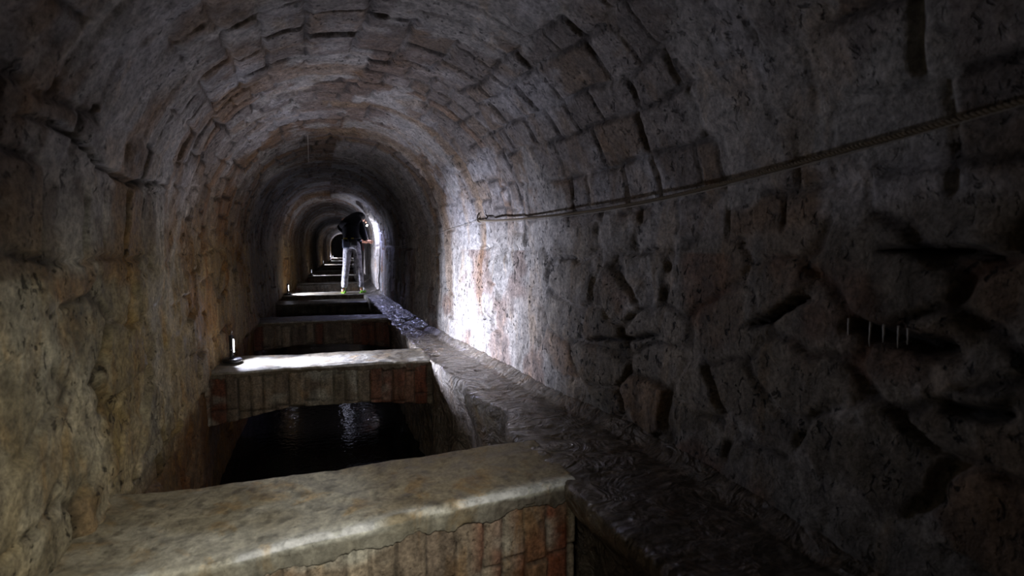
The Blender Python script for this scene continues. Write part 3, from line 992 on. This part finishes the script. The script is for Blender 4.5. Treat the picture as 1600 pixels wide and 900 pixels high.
# trousers
tro = [(.432, 10.515, .99, .150, .125), (.43, 10.52, 1.10, .150, .125), (*HP_L[:2], .90, .105, .105), (.335, 10.485, .74, .088), (*KN_L, .074), (.285, 10.50, .32, .068), (.265, 10.505, .085, .070),
       (*HP_R[:2], .90, .105, .105), (.53, 10.485, .74, .088), (*KN_R, .074), (.572, 10.50, .32, .068), (.585, 10.505, .085, .070)]
skin_obj('trousers', LV(tro), [(0, 1), (0, 2), (2, 3), (3, 4), (4, 5), (5, 6), (0, 7), (7, 8), (8, 9), (9, 10), (10, 11)], M_trouser, person, 0)
# shoes
for (x, y, rz, wide) in ((.255, 10.46, .05, 1), (.60, 10.46, -.35, 1)):
    sh = empty('shoe', L((x, y, .0)), rz); sh.parent = person
    skin_obj('upper', [(0, -.03, .075, .043, .05), (0, .02, .075, .045, .045), (0, .10, .052, .044, .036), (0, .17, .040, .040, .026), (0, -.03, .12, .045, .045)], [(0, 1), (1, 2), (2, 3), (0, 4)], M_shoe, sh, 0)
    bm = bmesh.new()
    out = []
    for a in np.linspace(0, 2*PI, 28, endpoint=False):
        r = 1 if math.sin(a) > 0 else 1
        out.append((.047*math.cos(a)*(1.0+.1*math.sin(a)), .06+.145*math.sin(a)))
    lo = [bm.verts.new((px_, py_, .004)) for px_, py_ in out]; hi = [bm.verts.new((px_*1.04, py_*1.02, .020)) for px_, py_ in out]
    bm.faces.new(lo[::-1]); bm.faces.new(hi)
    for k in range(28): bm.faces.new((lo[k], lo[(k+1) % 28], hi[(k+1) % 28], hi[k]))
    bm_obj('sole', bm, M_green, sh, smooth=False)
    bm = bmesh.new(); bm_box(bm, (.018, -.078, .040), (.035, .012, .035), .005); bm_obj('heel_tab', bm, M_green, sh)
# belt with pouches
bm = bmesh.new()
pts = [L((.43+.172*math.cos(a), 10.52+.135*math.sin(a), 1.075+.01*math.cos(a))) for a in np.linspace(0, 2*PI, 33)]
bm_tube(bm, pts, .016, 8)
bm_obj('belt', bm, M_belt, person)
bm = bmesh.new(); bm_box(bm, L((.315, 10.385, .98)), (.13, .07, .17), .02); bm_obj('hip_pouch', bm, M_pouch, person)
bm = bmesh.new(); bm_box(bm, L((.46, 10.37, 1.00)), (.14, .06, .12), .02); bm_obj('black_hip_pouch', bm, M_belt, person)
bm = bmesh.new(); bm_box(bm, L((.31, 10.372, 1.085)), (.07, .02, .028), .004); bm_obj('webbing_loop', bm, M_yellow, person)
bm = bmesh.new(); bm_box(bm, L((.44, 10.365, 1.09)), (.05, .02, .022), .004); bm_obj('webbing_loop', bm, M_yellow, person)
bm = bmesh.new(); bm_box(bm, L((.645, 10.46, .88)), (.012, .02, .07), .004); bm_tube(bm, [L((.60, 10.50, 1.05)), L((.635, 10.46, .98)), L((.645, 10.46, .91))], .004, 6); bm_obj('key_tag', bm, M_red, person)
# cap and headlamp
bm = bmesh.new()
q_ = bmesh.ops.create_uvsphere(bm, u_segments=24, v_segments=14, radius=.115)
bmesh.ops.scale(bm, vec=(1.05, .95, .92), verts=q_['verts'])
bmesh.ops.translate(bm, vec=L((.605, 10.88, 1.54)), verts=q_['verts'])
bm_obj('hat', bm, M_hair, person)
hl = empty('headlamp', L((.745, 10.88, 1.365))); hl.parent = person
# headlamp hangs at the brow, pointing at the wall
bm = bmesh.new(); bm_lathe(bm, [(.016, -.02), (.022, -.012), (.024, .0)], seg=20)
o = bm_obj('lamp_housing', bm, M_dark, hl); o.rotation_euler = (0, PI/2, 0); o.location = (-.004, -.01, 0)
bm = bmesh.new(); q_ = bmesh.ops.create_uvsphere(bm, u_segments=16, v_segments=10, radius=.019)
bm_obj('lens', bm, M_lens, hl, loc=(.006, -.012, 0))
bm = bmesh.new(); bm_tube(bm, [(-.02, 0, .01), (-.05, .0, .06), (-.10, .01, .10)], .007, 8); bm_obj('strap', bm, M_belt, hl)
lamp_light('headlamp_beam', 'SPOT', (.775+SHIFT, 10.86, 1.36), (.95, 10.72, 1.12), 30, (.72, .75, 1.0), (.01, .1), angle=150, blend=1.0)
lamp_light('added_ledge_spot', 'SPOT', (.815+SHIFT, 10.78, 1.33), (.80, 8.6, 0.0), 55.0, (.50, .52, 1.0), (.01, .1), angle=62, blend=.8)  # extra spot beside the headlamp, added to draw blue glints on the ledge
bm = bmesh.new(); bm_tube(bm, [(.705+SHIFT, 10.74, 1.27), (.77+SHIFT, 10.76, 1.06), (.80+SHIFT, 10.77, .99)], .005, 8)
o = bm_obj('metal_rod', bm, M_steel); tag(o, 'thin steel rod in the hands of the stooping person', 'rod')
